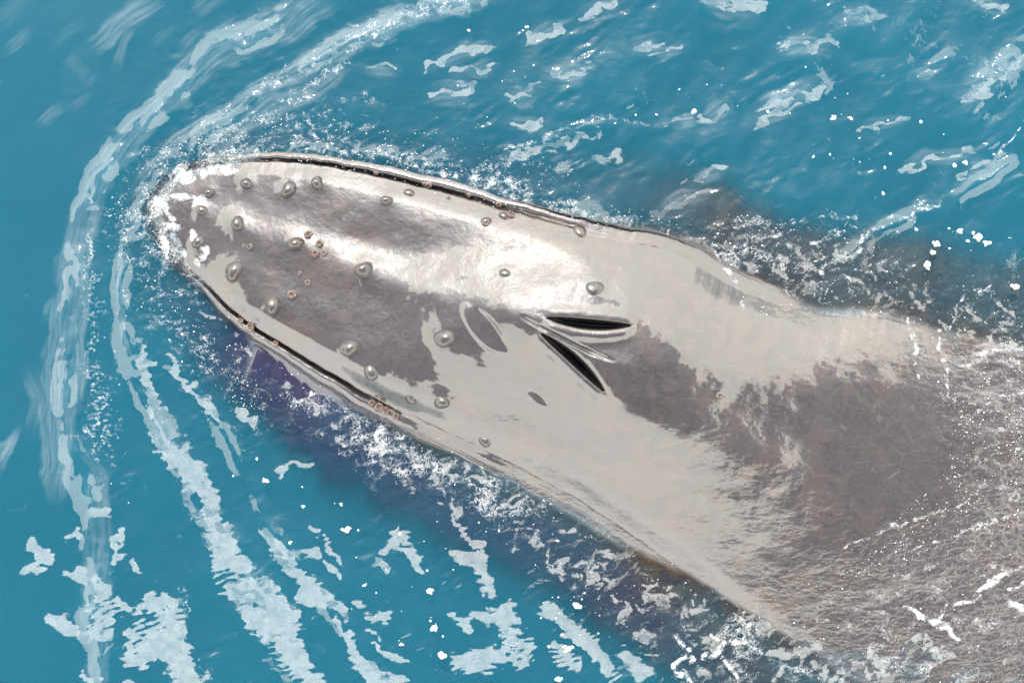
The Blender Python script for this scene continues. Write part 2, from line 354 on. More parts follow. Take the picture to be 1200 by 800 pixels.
# broad modelling of the skin
dz = np.zeros_like(PZ)
vis = (PX < 1300)
dz += .010 * fbm(PX / 110, PY / 90, 3, 11) * vis
dz += .0022 * fbm(PX / 26, PY / 20, 3, 31) * vis
dz += .020 * fbm(PX / 62, PY / 40, 4, 37) * np.maximum(sstep(1060, 1160, PX), sstep(980, 1080, .42 * PX + .91 * PY) * (PX > 700)) * vis
g_ = lambda pts, a: a * np.exp(-np.clip(1 - stroke(PX, PY, pts), 0, 4.9) ** 2)
dz += g_([(240, 255, 20), (345, 287, 22), (427, 318, 22), (520, 350, 22), (605, 368, 26)], .020)      # median ridge of the rostrum
dz += g_([(430, 288, 30), (540, 292, 28), (640, 305, 26)], -.020)                                      # hollow beside it
dz += g_([(560, 318, 30), (640, 330, 40), (730, 345, 40)], .008)
dz += g_([(600, 362, 36), (690, 400, 60), (760, 425, 70), (800, 450, 60)], .034)                                       # mound carrying the blowholes
dz += g_([(735, 432, 16), (700, 418, 8)], .012)
dz += g_([(770, 492, 26), (850, 520, 30), (905, 540, 26)], .012) - g_([(760, 470, 16), (800, 500, 12)], .006)
sd = ((PX - 480) * 125 - (PY - 345) * 80) / math.hypot(125, 80)            # shoulder where the head rises to the blowholes
al = ((PX - 480) * 80 + (PY - 345) * 125) / math.hypot(125, 80) ** 2
dz += .030 * sstep(-28, 28, sd) * sstep(-.25, .1, al) * (1 - sstep(.75, 1.25, al)) * (1 - sstep(60, 260, sd))
TPOS = [(245,226,1.0,.9),(288,215,1.1,1),(338,222,1.25,1.1),(372,215,1.15,1.1),(453,235,1.1,1),(480,226,.8,.6),(570,259,.9,.7),(680,270,1.1,.5),
        (278,262,1.3,1),(347,285,1.3,1.3),(427,316,1.5,1.3),(592,320,.9,.5),(697,338,1.3,.5),
        (273,318,1.7,1.1),(320,358,1.6,1.2),(408,408,1.5,1.1),(434,438,1.25,.8),(481,468,1.0,.7),(517,472,1.3,.8),(520,397,1.6,1.0),(568,518,1.0,.7),(590,253,.8,.7),
        (232,284,1.1,.9),(236,246,1.0,.7)]
for (x, y, s_, h_) in TPOS:
    dz += .009 * h_ * np.exp(-(((PX - x - 1) ** 2 + (PY - y + 2) ** 2) / (10.5 * s_) ** 2))
dz *= topf
# blowholes and the groove between them
def lens(ax0, ay0, ax1, ay1, w0, bend=0.0):
    L = math.hypot(ax1 - ax0, ay1 - ay0); ux, uy = (ax1 - ax0) / L, (ay1 - ay0) / L
    a_ = ((PX - ax0) * ux + (PY - ay0) * uy) / L * 2 - 1
    b_ = -(PX - ax0) * uy + (PY - ay0) * ux - bend * (1 - a_ ** 2)
    wd = w0 * np.clip(1 - a_ ** 2, 0, 1) ** .75
    inside = np.abs(a_) < 1.25
    return a_, b_, wd, inside
for (x0, y0, x1, y1, w0, bend) in ((640, 372, 740, 381, 5.8, 3.5), (633, 390, 709, 460, 5.6, -4.0)):
    a_, b_, wd, ins = lens(x0, y0, x1, y1, w0, bend)
    q = np.abs(b_) / np.maximum(wd, .3)
    cut = np.where(b_ < 0, 1 - sstep(.0, 1.25, q), 1 - sstep(.45, 1.15, q)) * (np.abs(a_) < 1)
    dz += -.11 * cut * np.clip(1 - a_ ** 2, 0, 1) ** .5
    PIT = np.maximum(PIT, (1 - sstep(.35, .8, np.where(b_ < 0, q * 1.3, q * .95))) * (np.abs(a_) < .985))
    end = 1 - sstep(.85, 1.15, np.abs(a_))
    dz += np.where(b_ > 0, .022, .012) * np.exp(-((np.abs(b_) - wd - 6) / 8) ** 2) * end * (q > .9)                             # swollen lips
a_, b_, wd, ins = lens(608, 369, 722, 424, 1.6, 3)
dz += -.022 * np.exp(-(b_ / 2.4) ** 2) * np.clip(1 - a_ ** 2, 0, 1) ** .8 * (np.abs(a_) < 1)
PZ = PZ + dz
for (cx, cyy, la, lb, an) in ((567, 386, 40, 15, 50), (630, 467, 15, 6, 40))  :     # flat calluses on the slope
    c_, s_ = math.cos(math.radians(an)), math.sin(math.radians(an))
    e_ = np.hypot(((PX - cx) * c_ + (PY - cyy) * s_) / la, (-(PX - cx) * s_ + (PY - cyy) * c_) / lb)
    m_ = (1 - sstep(.72, 1.05, e_)) * (PZ > 0); zc = PZ[m_ > .5].mean()
    PZ = PZ + m_ * .75 * (zc - PZ)
FILM = .04 + .14 * sstep(900, 1150, PX) + .16 * poly_field(PX, PY, [(770, 470), (960, 440), (1000, 640), (860, 720), (690, 590), (560, 470)], 60)
wl = .42 * PX + .91 * PY
FILM += .62 * sstep(965, 1060, wl) * (PX > 700) + .45 * sstep(1080, 1170, PX)
FILM += .35 * sstep(.13, .02, PZ) * (PX > 600)
# foam lying on the awash part of the back
FOAM = np.zeros_like(PX)
_wx = PX + 7 * fbm(PX / 22, PY / 22, 3, 81); _wy = PY + 7 * fbm(PX / 22, PY / 22, 3, 83); _fn = fbm(PX / 10, PY / 8, 3, 85)
for pts, a_f in (([(1140, 695, 6), (1165, 680, 9), (1175, 674, 6)], 1.0), ([(1060, 712, 5), (1080, 722, 8), (1112, 737, 10), (1122, 748, 6)], 1.0), ([(1102, 725, 6), (1108, 706, 4)], .9), ([(1118, 709, 6), (1148, 699, 6)], .9), ([(1183, 703, 6), (1198, 716, 9)], .95),
                 ([(1183, 690, 5), (1206, 680, 6)], .9), ([(980, 645, 4), (1010, 632, 6), (1050, 618, 7), (1090, 603, 6), (1140, 588, 4)], .75), ([(1075, 642, 4), (1130, 622, 6), (1170, 608, 7), (1210, 598, 5)], .75), ([(1000, 662, 4), (1060, 648, 5), (1110, 640, 4)], .6),
                 ([(940, 690, 5), (1000, 668, 5)], .55), ([(1065, 372, 6), (1073, 400, 6), (1076, 450, 4)], .75), ([(1100, 395, 7), (1108, 440, 7), (1116, 475, 5)], .75), ([(1120, 430, 8), (1160, 415, 10), (1205, 400, 8)], .65), ([(1130, 490, 8), (1175, 470, 10), (1210, 455, 8)], .6), ([(1150, 540, 8), (1210, 520, 9)], .55),
                 ([(900, 770, 8), (930, 785, 10), (990, 800, 8)], .7), ([(1010, 770, 6), (1060, 760, 6)], .55), ([(1150, 760, 6), (1200, 750, 7)], .6), ([(840, 300, 8), (862, 330, 9), (872, 362, 7)], .7),
                 ([(185, 235, 14), (200, 255, 18), (205, 280, 16), (218, 310, 10)], .75), ([(205, 232, 14), (240, 236, 14)], .95), ([(225, 272, 10), (238, 292, 13), (234, 308, 9)], .95), ([(205, 205, 14), (240, 202, 12), (275, 199, 10)], .8), ([(190, 250, 22), (215, 262, 20)], .5)):
    FOAM = np.maximum(FOAM, a_f * sstep(0, .9, np.clip(stroke(_wx, _wy, pts), 0, 1)) * np.clip(.9 + .7 * _fn, .3, 1.2))
FOAM = np.maximum(FOAM, np.clip(.32 + .9 * fbm(PX / 30, PY / 16, 3, 87), 0, .6) * np.maximum(sstep(1090, 1160, PX), sstep(985, 1060, .42 * PX + .91 * PY) * (PX > 800)))
# shade in the mouth crease, darkened in the colour
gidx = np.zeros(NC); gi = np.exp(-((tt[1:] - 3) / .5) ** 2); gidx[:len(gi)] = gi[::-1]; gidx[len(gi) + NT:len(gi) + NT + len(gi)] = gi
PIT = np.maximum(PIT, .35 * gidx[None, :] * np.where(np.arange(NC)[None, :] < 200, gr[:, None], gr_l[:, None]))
wx, wy, wz = W(PX, PY, PZ)
co = np.stack([wx, wy, wz], -1).reshape(-1, 3)
fc = quads(K, NC, True)
body = grid_mesh('body', co, fc[:, ::-1], SKIN, whale, attrs={'jaw': JAW, 'pit': np.clip(PIT, 0, 1), 'film_sheen': np.clip(FILM, 0, 1.4), 'foam': np.clip(FOAM, 0, 1.2)})

GX = np.stack([wx, wy, wz], -1)
du = np.gradient(GX, axis=0); dv = np.gradient(GX, axis=1); NRM = np.cross(dv, du); NRM /= np.linalg.norm(NRM, axis=2)[..., None] + 1e-12
NRM = np.where(NRM[..., 2:3] < 0, -NRM, NRM)
_tx, _ty = PX[:, 60:120 + NT], PY[:, 60:120 + NT]; _tz = PZ[:, 60:120 + NT]
def on_skin(px, py):
    d = (_tx - px) ** 2 + (_ty - py) ** 2 - 20 * (_tz > -.15)
    i = np.unravel_index(np.argmin(d), d.shape); j = i[1] + 60
    i0, j0 = i[0], j
    n = NRM[max(0, i0 - 6):i0 + 7, max(0, j0 - 5):j0 + 6].reshape(-1, 3).mean(0); n /= np.linalg.norm(n)
    return Vector(GX[i0, j0]), Vector(n)

def lathe(name, rings, seg, fr, mats, parent, face_mat=None):
    """rings: list of (radius, height); fr(i_ring, angle, r, h) -> (x, y, z)"""
    co = []
    for i, (r, h) in enumerate(rings):
        for s in range(seg):
            co.append(fr(i, 2 * math.pi * s / seg, r, h))
    f = quads(len(rings), seg, True)
    fm = None
    if face_mat: fm = [face_mat(i) for i in range(len(rings) - 1) for s in range(seg)]
    me = grid_mesh(name, co, f, None, parent, mats=mats, face_mat=fm)
    return me
def frame(loc, nrm, spin, scale):
    q = nrm.to_track_quat('Z', 'Y'); return Matrix.LocRotScale(loc, q, scale) @ Matrix.Rotation(spin, 4, 'Z')
def add_copy(src, name, mat4):
    o = bpy.data.objects.new(name, src); C.objects.link(o); o.parent = whale; o.matrix_world = mat4; return o

# tubercles: swollen knobs with a hooked hollow on top
def tub_shape(seed):
    rnd = random.Random(seed); ph = rnd.uniform(0, 6.28); dx = rnd.uniform(.15, .3)
    rings = [(1.25, -.30), (1.18, -.10), (1.10, .07), (1.02, .22), (.93, .37), (.82, .51), (.69, .62), (.54, .70), (.39, .75), (.25, .78), (.12, .795), (.005, .80)]
    def f(i, an, r, h):
        wob = 1 + .10 * math.cos(2 * an + ph) + .05 * math.cos(3 * an - ph)
        hook = 0
        if 4 <= i < 10: hook = -.20 * max(0, math.cos(an + 1.2)) ** 3 * math.sin((i - 4) / 6 * 3.14)         # hooked hollow on one side
        x = r * wob * math.cos(an) + (dx * h if h > 0 else 0); y = r * wob * math.sin(an)
        return (x, y, h + hook * min(1, r * 2))
    o = lathe('tubercle', rings, 28, f, [KNOB], None); me = o.data; bpy.data.objects.remove(o); return me
TUBS = [tub_shape(s) for s in range(4)]
for i, (x, y, s, h) in enumerate(TPOS):
    p, n = on_skin(x, y)
    add_copy(TUBS[i % 4], 'tubercle', frame(p - n * .001, n, random.uniform(-.7, .7) - .6, Vector((.030 * s * random.uniform(.85, 1.2), .030 * s * random.uniform(.85, 1.1), .037 * h * (.6 + .4 * s)))))

# barnacles: ribbed pale crowns with a rusty mouth
def barn_shape(seed):
    rnd = random.Random(seed); ph = rnd.uniform(0, 6)
    rings = [(1.02, -.2), (1.04, .15), (.92, .5), (.70, .78), (.50, .86), (.40, .74), (.22, .58), (.02, .62)]
    def f(i, an, r, h):
        rib = (1 + .10 * math.cos(8 * an + ph)) if i < 5 else 1
        return (r * rib * math.cos(an), r * rib * math.sin(an) * 1.05, h + (.05 * math.cos(8 * an + ph + 3.1) if 1 < i < 5 else 0))
    o = lathe('barnacle', rings, 24, f, [SHELL, HOLE], None, lambda i: 1 if i >= 4 else 0); me = o.data; bpy.data.objects.remove(o); return me
BARN = [barn_shape(s) for s in range(3)]
BPOS = [(293,289,5),(361,275,5),(375,286,6),(370,297,6),(379,297,5),(353,287,4),(361,331,5),(342,345,6.5),(570,261,6.5),(598,252,5.5),(443,195,4),
        (504,211,4.5),(552,219,4),(586,231,4.5),(525,232,3.5),(278,378,5),(291,386,5.5),(317,414,4),(430,481,5),(440,486,6),(448,492,5),(457,499,5),(843,463,4),(352,320,3),(500,203,3.5)]
for i, (x, y, r) in enumerate(BPOS):
    p, n = on_skin(x, y); s = r / PPM * random.uniform(.7, .95)
    n = (n + Vector((0, 0, .5))).normalized()
    add_copy(BARN[i % 3], 'barnacle', frame(p, n, random.uniform(0, 6), Vector((s, s * random.uniform(.85, 1.1), s * random.uniform(.8, 1.3)))))

# ------------------------------------------------------------------ the sea
st = .0075
def axis_pts(h):
    core = np.arange(-h, h + st / 2, st); grow = []; d = st; x = core[-1]
    while x < 450: d *= 1.22; x += d; grow.append(x)
    g = np.array(grow); return np.concatenate([-g[::-1], core, g])
gx, gy = axis_pts(3.25), axis_pts(2.2)[::-1]
X, Y = np.meshgrid(gx, gy); X = X.astype(np.float32); Y = Y.astype(np.float32)
QX, QY = 600 + X * PPM, 400 - Y * PPM
near = sstep(900, 660, np.abs(QX - 600)) * sstep(700, 450, np.abs(QY - 400))
wxp = QX + 14 * fbm(QX / 70, QY / 70, 2, 101) + 6 * perlin(QX / 16, QY / 16, 103)
wyp = QY + 14 * fbm(QX / 70, QY / 70, 2, 111) + 6 * perlin(QX / 16, QY / 16, 113)
sxp = QX + 8 * fbm(QX / 80, QY / 80, 2, 121); syp = QY + 8 * fbm(QX / 80, QY / 80, 2, 131)     # gentler warp
# zones
awash_low = [(205, 300), (240, 330), (300, 400), (400, 465), (470, 488), (560, 528), (690, 600), (800, 668), (860, 705), (960, 660), (1070, 610), (1130, 560), (1210, 520), (1210, 810), (790, 810), (700, 735), (610, 650), (520, 600), (430, 560), (370, 510), (300, 440), (240, 370)]
awash_up = [(640, 250), (830, 285), (880, 370), (1000, 365), (1090, 430), (1120, 520), (1210, 540), (1210, 350), (1100, 320), (990, 270), (860, 250), (760, 262)]
snout = [(155, 250), (195, 190), (330, 172), (350, 192), (280, 205), (255, 250), (258, 325), (225, 340), (175, 305)]
AL = poly_field(sxp, syp, awash_low, 26); AU = poly_field(sxp, syp, awash_up, 30); SN = poly_field(wxp, wyp, snout, 24)
churn = sstep(90, 300, QX) * 1.0
calm_left = sstep(150, 60, QX) + sstep(330, 100, QX + .9 * (QY) * 0.9)
calm = np.clip(calm_left, 0, 1)
# heights
h = .045 * fbm(QX / 420 + .3, QY / 300, 2, 201)
h += (1 - .75 * calm) * (.026 + .022 * sstep(550, 800, QX) * sstep(420, 250, QY)) * fbm((QX * .8 + QY * .6) / 95, (QY * .8 - QX * .6) / 150, 3, 211)
h += (1 - .9 * calm) * .0035 * fbm(QX / 28, QY / 22, 3, 221)
h += (AL * .9 + AU * .8 + SN) * (.016 * fbm((QX * .9 - QY * .43) / 34, (QY * .9 + QX * .43) / 17, 3, 231, .42) + .0015 * perlin(QX / 8, QY / 6, 235))
rmod = np.clip(.6 + 1.3 * fbm(QX / 60, QY / 60, 3, 251), .05, 1.5)
pack = sstep(-.02, .32, fbm(QX / 70, QY / 60, 2, 261)) * (1 - calm) * (1 - np.clip(AL + AU, 0, 1))
h += pack * .007 * perlin((QX * .86 - QY * .5) / 26, (QY * .86 + QX * .5) / 9.5, 263)
ridge = lambda pts, a: a * rmod * np.exp(-np.clip(1 - stroke(sxp, syp, pts), 0, 4.9) ** 2)
RING = [(400, -20, 22), (330, 30, 20), (270, 55, 18), (225, 85, 18), (190, 120, 15), (150, 165, 15), (120, 205, 14), (102, 250, 15), (92, 300, 15), (88, 350, 17), (85, 400, 17), (80, 450, 16), (85, 520, 18), (110, 600, 18), (112, 700, 18), (115, 810, 18)]
h += ridge(RING, .045)
h += ridge([(560, -5, 16), (480, 22, 15), (410, 52, 14), (350, 82, 13), (300, 115, 13), (240, 160, 12), (190, 210, 10), (150, 280, 9), (142, 340, 9), (150, 400, 10), (175, 470, 12), (205, 530, 13), (250, 610, 14), (300, 690, 18), (345, 780, 18), (360, 820, 18)], .04)
h += ridge([(200, 425, 9), (240, 470, 9), (290, 560, 9), (345, 660, 11), (400, 730, 12), (450, 800, 14)], .022)
h += ridge([(1200, 60, 14), (1150, 95, 14)], .04) + ridge([(880, 135, 12), (960, 105, 12)], .03)
h += ridge([(1000, 300, 10), (1040, 270, 10), (1110, 240, 9), (1180, 190, 9)], .03)
h += ridge([(640, 165, 7), (720, 145, 7), (785, 148, 6)], .02)
FROTH_LINE = [(250, 190, 10), (345, 180, 8), (450, 184, 9), (520, 195, 12), (560, 208, 18), (640, 240, 14), (700, 262, 12), (790, 280, 9), (845, 300, 12), (870, 360, 12)]
h += ridge(FROTH_LINE, .03) + ridge(FROTH_LINE, .03) * fbm(QX / 9, QY / 9, 2, 241)
h *= near; h += (1 - near) * .05 * np.sin(X * .9 + Y * .6) * np.exp(-np.hypot(X, Y) / 60)

# painted reflections with thin bubbles: soft bands, crisp patches; then froth (dense white)
film_sheen = np.zeros_like(QX); patch = np.zeros_like(QX); froth = np.zeros_like(QX)
def stroke_uv(px, py, pts):
    best = np.full(px.shape, -9.0, np.float32); U = np.zeros_like(best); V = np.zeros_like(best); arc = 0
    for (x0, y0, w0), (x1, y1, w1) in zip(pts[:-1], pts[1:]):
        m = 1.5 * max(w0, w1) + 4; dx, dy = x1 - x0, y1 - y0; L = dx * dx + dy * dy + 1e-6
        sel = np.nonzero((px > min(x0, x1) - m) & (px < max(x0, x1) + m) & (py > min(y0, y1) - m) & (py < max(y0, y1) + m))
        if len(sel[0]):
            X, Y = px[sel], py[sel]; t = np.clip(((X - x0) * dx + (Y - y0) * dy) / L, 0, 1)
            d = np.hypot(X - x0 - t * dx, Y - y0 - t * dy); f = 1 - d / (w0 + t * (w1 - w0))
            u = f > best[sel]; sg = np.sign((X - x0) * dy - (Y - y0) * dx)
            best[sel] = np.where(u, f, best[sel]); U[sel] = np.where(u, arc + t * L ** .5, U[sel]); V[sel] = np.where(u, d * sg, V[sel])
        arc += L ** .5
    return best, U, V
_sc = [0]
def soft(pts, a, x=None, y=None):
    """pale band along the flow: cloud reflection painted white, some thin bubbles"""
    global film_sheen
    _sc[0] += 7
    f, U, V = stroke_uv(sxp if x is None else x, syp if y is None else y, pts)
    on = np.nonzero(f > -.4); f, U, V = f[on], U[on], V[on]
    flow = fbm(U / 60, V / 3.4, 4, 500 + _sc[0], .6); edge = fbm(U / 40, V / 30 + U / 70, 3, 900 + _sc[0])
    val = sstep(0, .38, f + .55 * edge) * np.clip(.58 + 1.25 * flow, .10, 1.5)
    tot = sum(math.hypot(p[0] - q[0], p[1] - q[1]) for p, q in zip(pts, pts[1:])); tp = min(30, tot * .4)
    val = val * sstep(-6, tp, U) * sstep(-6, tp, tot - U)
    film_sheen[on] = np.maximum(film_sheen[on], a * val)
fine = fbm(QX / 17, QY / 5.5, 4, 141, .6); rmask = sstep(.0, .3, fbm(QX / 50, QY / 50, 2, 143))
rip = np.sin((QY + .3 * QX + 9 * fbm(QX / 40, QY / 40, 2, 145)) / 1.15)
rxp = wxp + 9 * fbm(QX / 30, QY / 12, 3, 147, .6); ryp = wyp + 5 * fbm(QX / 26, QY / 11, 3, 151, .6)
brk = fbm((QX * .8 - QY * .6) / 30, (QY * .8 + QX * .6) / 44, 3, 157, .55)
def crisp(pts, a=1.0):
    global patch
    f = stroke(rxp, ryp, [(x, y, w * 1.05) for x, y, w in pts])
    f = np.where(f > -3, f - .12 + .8 * fine + .8 * brk + .35 * rmask * rip, f)
    patch = np.maximum(patch, np.clip(.5 + .6 * np.maximum(f, -1.0), -.2, 1) * a)
wn = fbm(QX / 11, QY / 8, 3, 161, .6)
def white(pts, a=.7):
    global froth
    f = np.clip(stroke(wxp, wyp, pts), 0, 1); froth = np.maximum(froth, a * sstep(0, .8, f) * np.clip(.75 + 1.2 * wn, .2, 1.25))
st1 = .55 + .45 * fbm((QX + QY) / 60, (QX - QY) / 9, 3, 301)
soft([(385, -10, 30), (330, 30, 27), (270, 55, 25), (225, 85, 24), (190, 120, 20), (150, 165, 20), (120, 205, 19), (100, 250, 19), (86, 300, 19), (78, 350, 24), (70, 400, 24), (62, 430, 22), (66, 480, 26), (70, 540, 22), (65, 590, 10)], .17)  # bow-wave ring: bright reflection painted as a pale band
soft([(118, 230, 8), (102, 300, 8), (98, 360, 8), (94, 430, 12), (88, 480, 8)], .2)
soft([(115, 540, 16), (112, 640, 18), (115, 700, 20), (110, 810, 18)], .12)
soft([(100, 530, 8), (120, 560, 10), (124, 620, 8)], .18)
soft([(185, -5, 17), (150, 20, 18), (128, 45, 16), (105, 60, 10)], .2); soft([(160, 30, 7), (135, 80, 6)], .18); soft([(85, 90, 22), (100, 75, 20)], .07)
for q in ((60, 135, 14, .13), (95, 118, 12, .09), (20, 50, 14, .12), (15, 10, 20, .06), (80, 40, 14, .05), (222, 46, 10, .10), (262, 38, 18, .12), (190, 45, 9, .06), (245, 2, 22, .12)):
    soft([(q[0] - q[2], q[1] + q[2] * .9, q[2] * .6), (q[0] + q[2], q[1] - q[2] * .8, q[2] * .6)], q[3])
soft([(-5, 545, 10), (12, 525, 10), (24, 502, 6)], .25)
soft([(30, 430, 8), (45, 470, 18), (38, 510, 12)], .12)
# upper pale trails, painted reflections
fr1 = [(590, -8, 14), (520, 12, 14), (470, 18, 20), (420, 45, 22), (360, 78, 17), (310, 100, 12), (250, 135, 10), (200, 170, 8), (160, 215, 6)]
white(fr1, .42); soft(fr1, .25)
fr2 = [(410, 75, 10), (360, 110, 14), (320, 125, 18), (280, 155, 16), (240, 185, 14)]
white(fr2, .5); soft(fr2, .2)
white([(390, 125, 10), (430, 120, 8)], .4); white([(310, 165, 10), (350, 160, 8)], .38)
for pts in ([(500, 80, 5), (545, 60, 7), (585, 50, 4)], [(525, 88, 4), (560, 82, 6), (580, 72, 3)], [(505, 110, 6), (535, 112, 8), (555, 100, 4)], [(425, 80, 4), (465, 84, 5)],
            [(590, 115, 6), (610, 115, 8), (625, 105, 5)], [(600, 145, 5), (635, 145, 7)], [(645, 85, 8), (670, 82, 8), (690, 78, 5)], [(680, 15, 8), (700, 10, 8), (735, 0, 6)], [(620, 50, 6), (655, 30, 6)],
            [(745, 55, 6), (775, 45, 8)], [(760, 62, 4), (800, 54, 4)], [(820, -2, 7), (870, 8, 14), (888, 5, 8)], [(910, 55, 7), (945, 55, 8), (980, 56, 6)], [(990, 18, 5), (1015, 14, 6), (1035, 14, 4)],
            [(885, 130, 5), (915, 118, 9), (945, 108, 9), (965, 98, 5)], [(1130, -2, 6), (1170, 4, 9), (1180, 2, 6)], [(1125, 110, 8), (1150, 100, 12), (1175, 80, 10), (1200, 68, 8)], [(1010, 147, 4), (1060, 138, 4)],
            [(1060, 198, 5), (1085, 180, 5), (1140, 181, 4)], [(1125, 205, 6), (1160, 195, 6), (1178, 185, 4)], [(815, 208, 5), (845, 198, 5)], [(795, 146, 5), (815, 142, 5)], [(825, 145, 5), (850, 125, 6)], [(1075, 95, 5), (1092, 85, 5)],
            [(880, 145, 5), (930, 128, 6)], [(770, 250, 5), (800, 232, 6), (835, 222, 4)]):
    crisp([(x, y, w * .72) for x, y, w in pts], .9); soft([(x, y, w * 2) for x, y, w in pts], .16)  # cloud reflected on wave faces, painted as pale patches
for i in range(46):                                   # faint pale wisps in the upper right
    x, y = RNG.uniform(640, 1210), RNG.uniform(-5, 260); L = RNG.uniform(12, 45); an = RNG.uniform(-.9, .3)
    soft([(x - L * math.cos(an), y - L * math.sin(an), RNG.uniform(4, 12)), (x + L * math.cos(an), y + L * math.sin(an), RNG.uniform(3, 9))], RNG.uniform(.015, .06), wxp, wyp)
white([(580, 185, 6), (620, 168, 7), (660, 152, 6)], .5); white([(660, 152, 4), (700, 140, 5), (745, 139, 4), (785, 150, 3)], .55)
for pts in ([(585, 195, 12), (660, 165, 10), (700, 155, 8)], [(640, 200, 10), (720, 180, 8)]): crisp(pts, .62)
# foam along the upper jaw
white([(x, y, w * 1.5) for x, y, w in FROTH_LINE], .55); white([(x, y + 3, w * .6) for x, y, w in FROTH_LINE[2:]], .8)
# right-hand streaks
for pts in ([(960, 330, 7), (1000, 295, 10), (1030, 265, 6), (1070, 248, 4), (1110, 232, 3)], [(850, 300, 12), (880, 290, 10), (920, 275, 8)], [(960, 285, 10), (1000, 262, 6)], [(1100, 390, 5), (1125, 360, 6), (1160, 335, 4)],
            [(1065, 375, 4), (1072, 400, 4), (1076, 450, 3)], [(1100, 400, 5), (1108, 440, 5), (1115, 470, 4)], [(880, 380, 14), (860, 340, 12), (845, 305, 10)], [(990, 330, 6), (1010, 345, 4)], [(1170, 185, 4), (1195, 150, 3)]):
    white([(x, y, w * .75) for x, y, w in pts], .7)
for pts in ([(845, 292, 10), (862, 320, 16), (872, 352, 14), (885, 372, 8)], [(860, 300, 16), (905, 310, 18), (950, 325, 12)], [(900, 345, 12), (960, 350, 9)], [(1085, 440, 14), (1130, 420, 16), (1180, 400, 14)], [(1110, 480, 16), (1160, 470, 18), (1200, 450, 12)], [(870, 262, 10), (930, 255, 9), (1000, 250, 6)]):
    white(pts, .5)
for i in range(150):                                  # sparkle painted as white crumbs on the awash back
    x, y = RNG.uniform(860, 1205), RNG.uniform(300, 560)
    if not in_poly(np.array([x]), np.array([y]), awash_up)[0]: continue
    L = RNG.uniform(3, 14); an = RNG.uniform(-1.2, -.1)
    white([(x - L * math.cos(an), y - L * math.sin(an), 2.5), (x + L * math.cos(an), y + L * math.sin(an), 2)], RNG.uniform(.35, .6))
# left trails, reflected cloud painted crisp and pale
for pts in ([(160, 400, 4), (172, 440, 6), (180, 470, 9), (200, 500, 9)], [(190, 500, 10), (205, 525, 14), (222, 555, 13), (245, 590, 9)], [(238, 590, 10), (255, 625, 17), (275, 655, 19), (295, 668, 8)],
            [(275, 690, 10), (310, 695, 22), (330, 720, 18)], [(290, 720, 12), (330, 745, 20), (350, 775, 18), (370, 810, 14)], [(305, 618, 5), (325, 635, 9), (345, 660, 8), (360, 680, 6)], [(360, 695, 10), (378, 708, 16), (400, 722, 6)],
            [(198, 418, 3), (215, 445, 5), (240, 475, 6), (265, 495, 3)], [(275, 480, 3), (300, 503, 3)], [(365, 620, 3), (385, 645, 5), (402, 660, 3)], [(345, 645, 4), (370, 650, 5)], [(380, 660, 3), (400, 674, 4)],
            [(415, 745, 5), (420, 780, 10), (440, 795, 14), (480, 795, 6)], [(440, 752, 3), (460, 762, 5), (478, 770, 5)], [(440, 720, 6), (460, 722, 6)], [(432, 738, 4), (446, 742, 4)], [(420, 705, 5), (432, 708, 5)], [(385, 730, 5), (405, 740, 4)],
            [(445, 640, 4), (460, 632, 8), (480, 640, 6), (495, 660, 4)], [(440, 650, 5), (455, 655, 4)], [(465, 622, 6), (480, 628, 5)], [(330, 550, 3), (350, 543, 4), (365, 546, 3)], [(400, 510, 3), (408, 516, 4)], [(535, 650, 6), (560, 660, 7), (575, 690, 6)], [(525, 600, 5), (545, 620, 6), (560, 640, 4)],
            [(530, 730, 7), (550, 735, 9)], [(560, 720, 12), (590, 730, 12), (600, 700, 8)], [(530, 780, 10), (560, 775, 12), (590, 760, 8)], [(640, 720, 9), (660, 735, 10), (700, 760, 12), (720, 790, 12)], [(645, 760, 8), (665, 780, 10)], [(655, 745, 4), (690, 750, 12)],
            [(605, 740, 10), (615, 770, 8)], [(735, 760, 10), (760, 790, 10)]):
    crisp(pts, 1.0)
# lower-left slabs, reflections painted as pale shapes
for pts in ([(85, 678, 6), (110, 675, 6), (122, 690, 8), (126, 715, 9), (120, 740, 11), (135, 745, 6)], [(58, 724, 6), (75, 732, 8), (100, 742, 8), (115, 745, 7)], [(105, 708, 4), (112, 715, 6)], [(128, 655, 4), (135, 640, 5), (143, 625, 4)], [(145, 655, 4), (152, 665, 7), (156, 668, 4)],
            [(137, 708, 6), (147, 716, 7)], [(112, 604, 5), (122, 603, 8), (130, 602, 5)], [(35, 634, 5), (45, 648, 6), (58, 655, 6)], [(30, 663, 6), (42, 664, 6)], [(75, 632, 4), (92, 628, 4)], [(165, 715, 7), (185, 708, 10), (198, 712, 10), (205, 735, 14), (205, 760, 16), (215, 790, 22), (225, 815, 24)],
            [(155, 745, 7), (150, 770, 7), (165, 772, 8), (190, 755, 12)], [(185, 750, 14), (195, 770, 14)], [(102, 786, 5), (115, 792, 5)], [(135, 800, 5), (145, 802, 5)]):
    crisp(pts, 1.08)
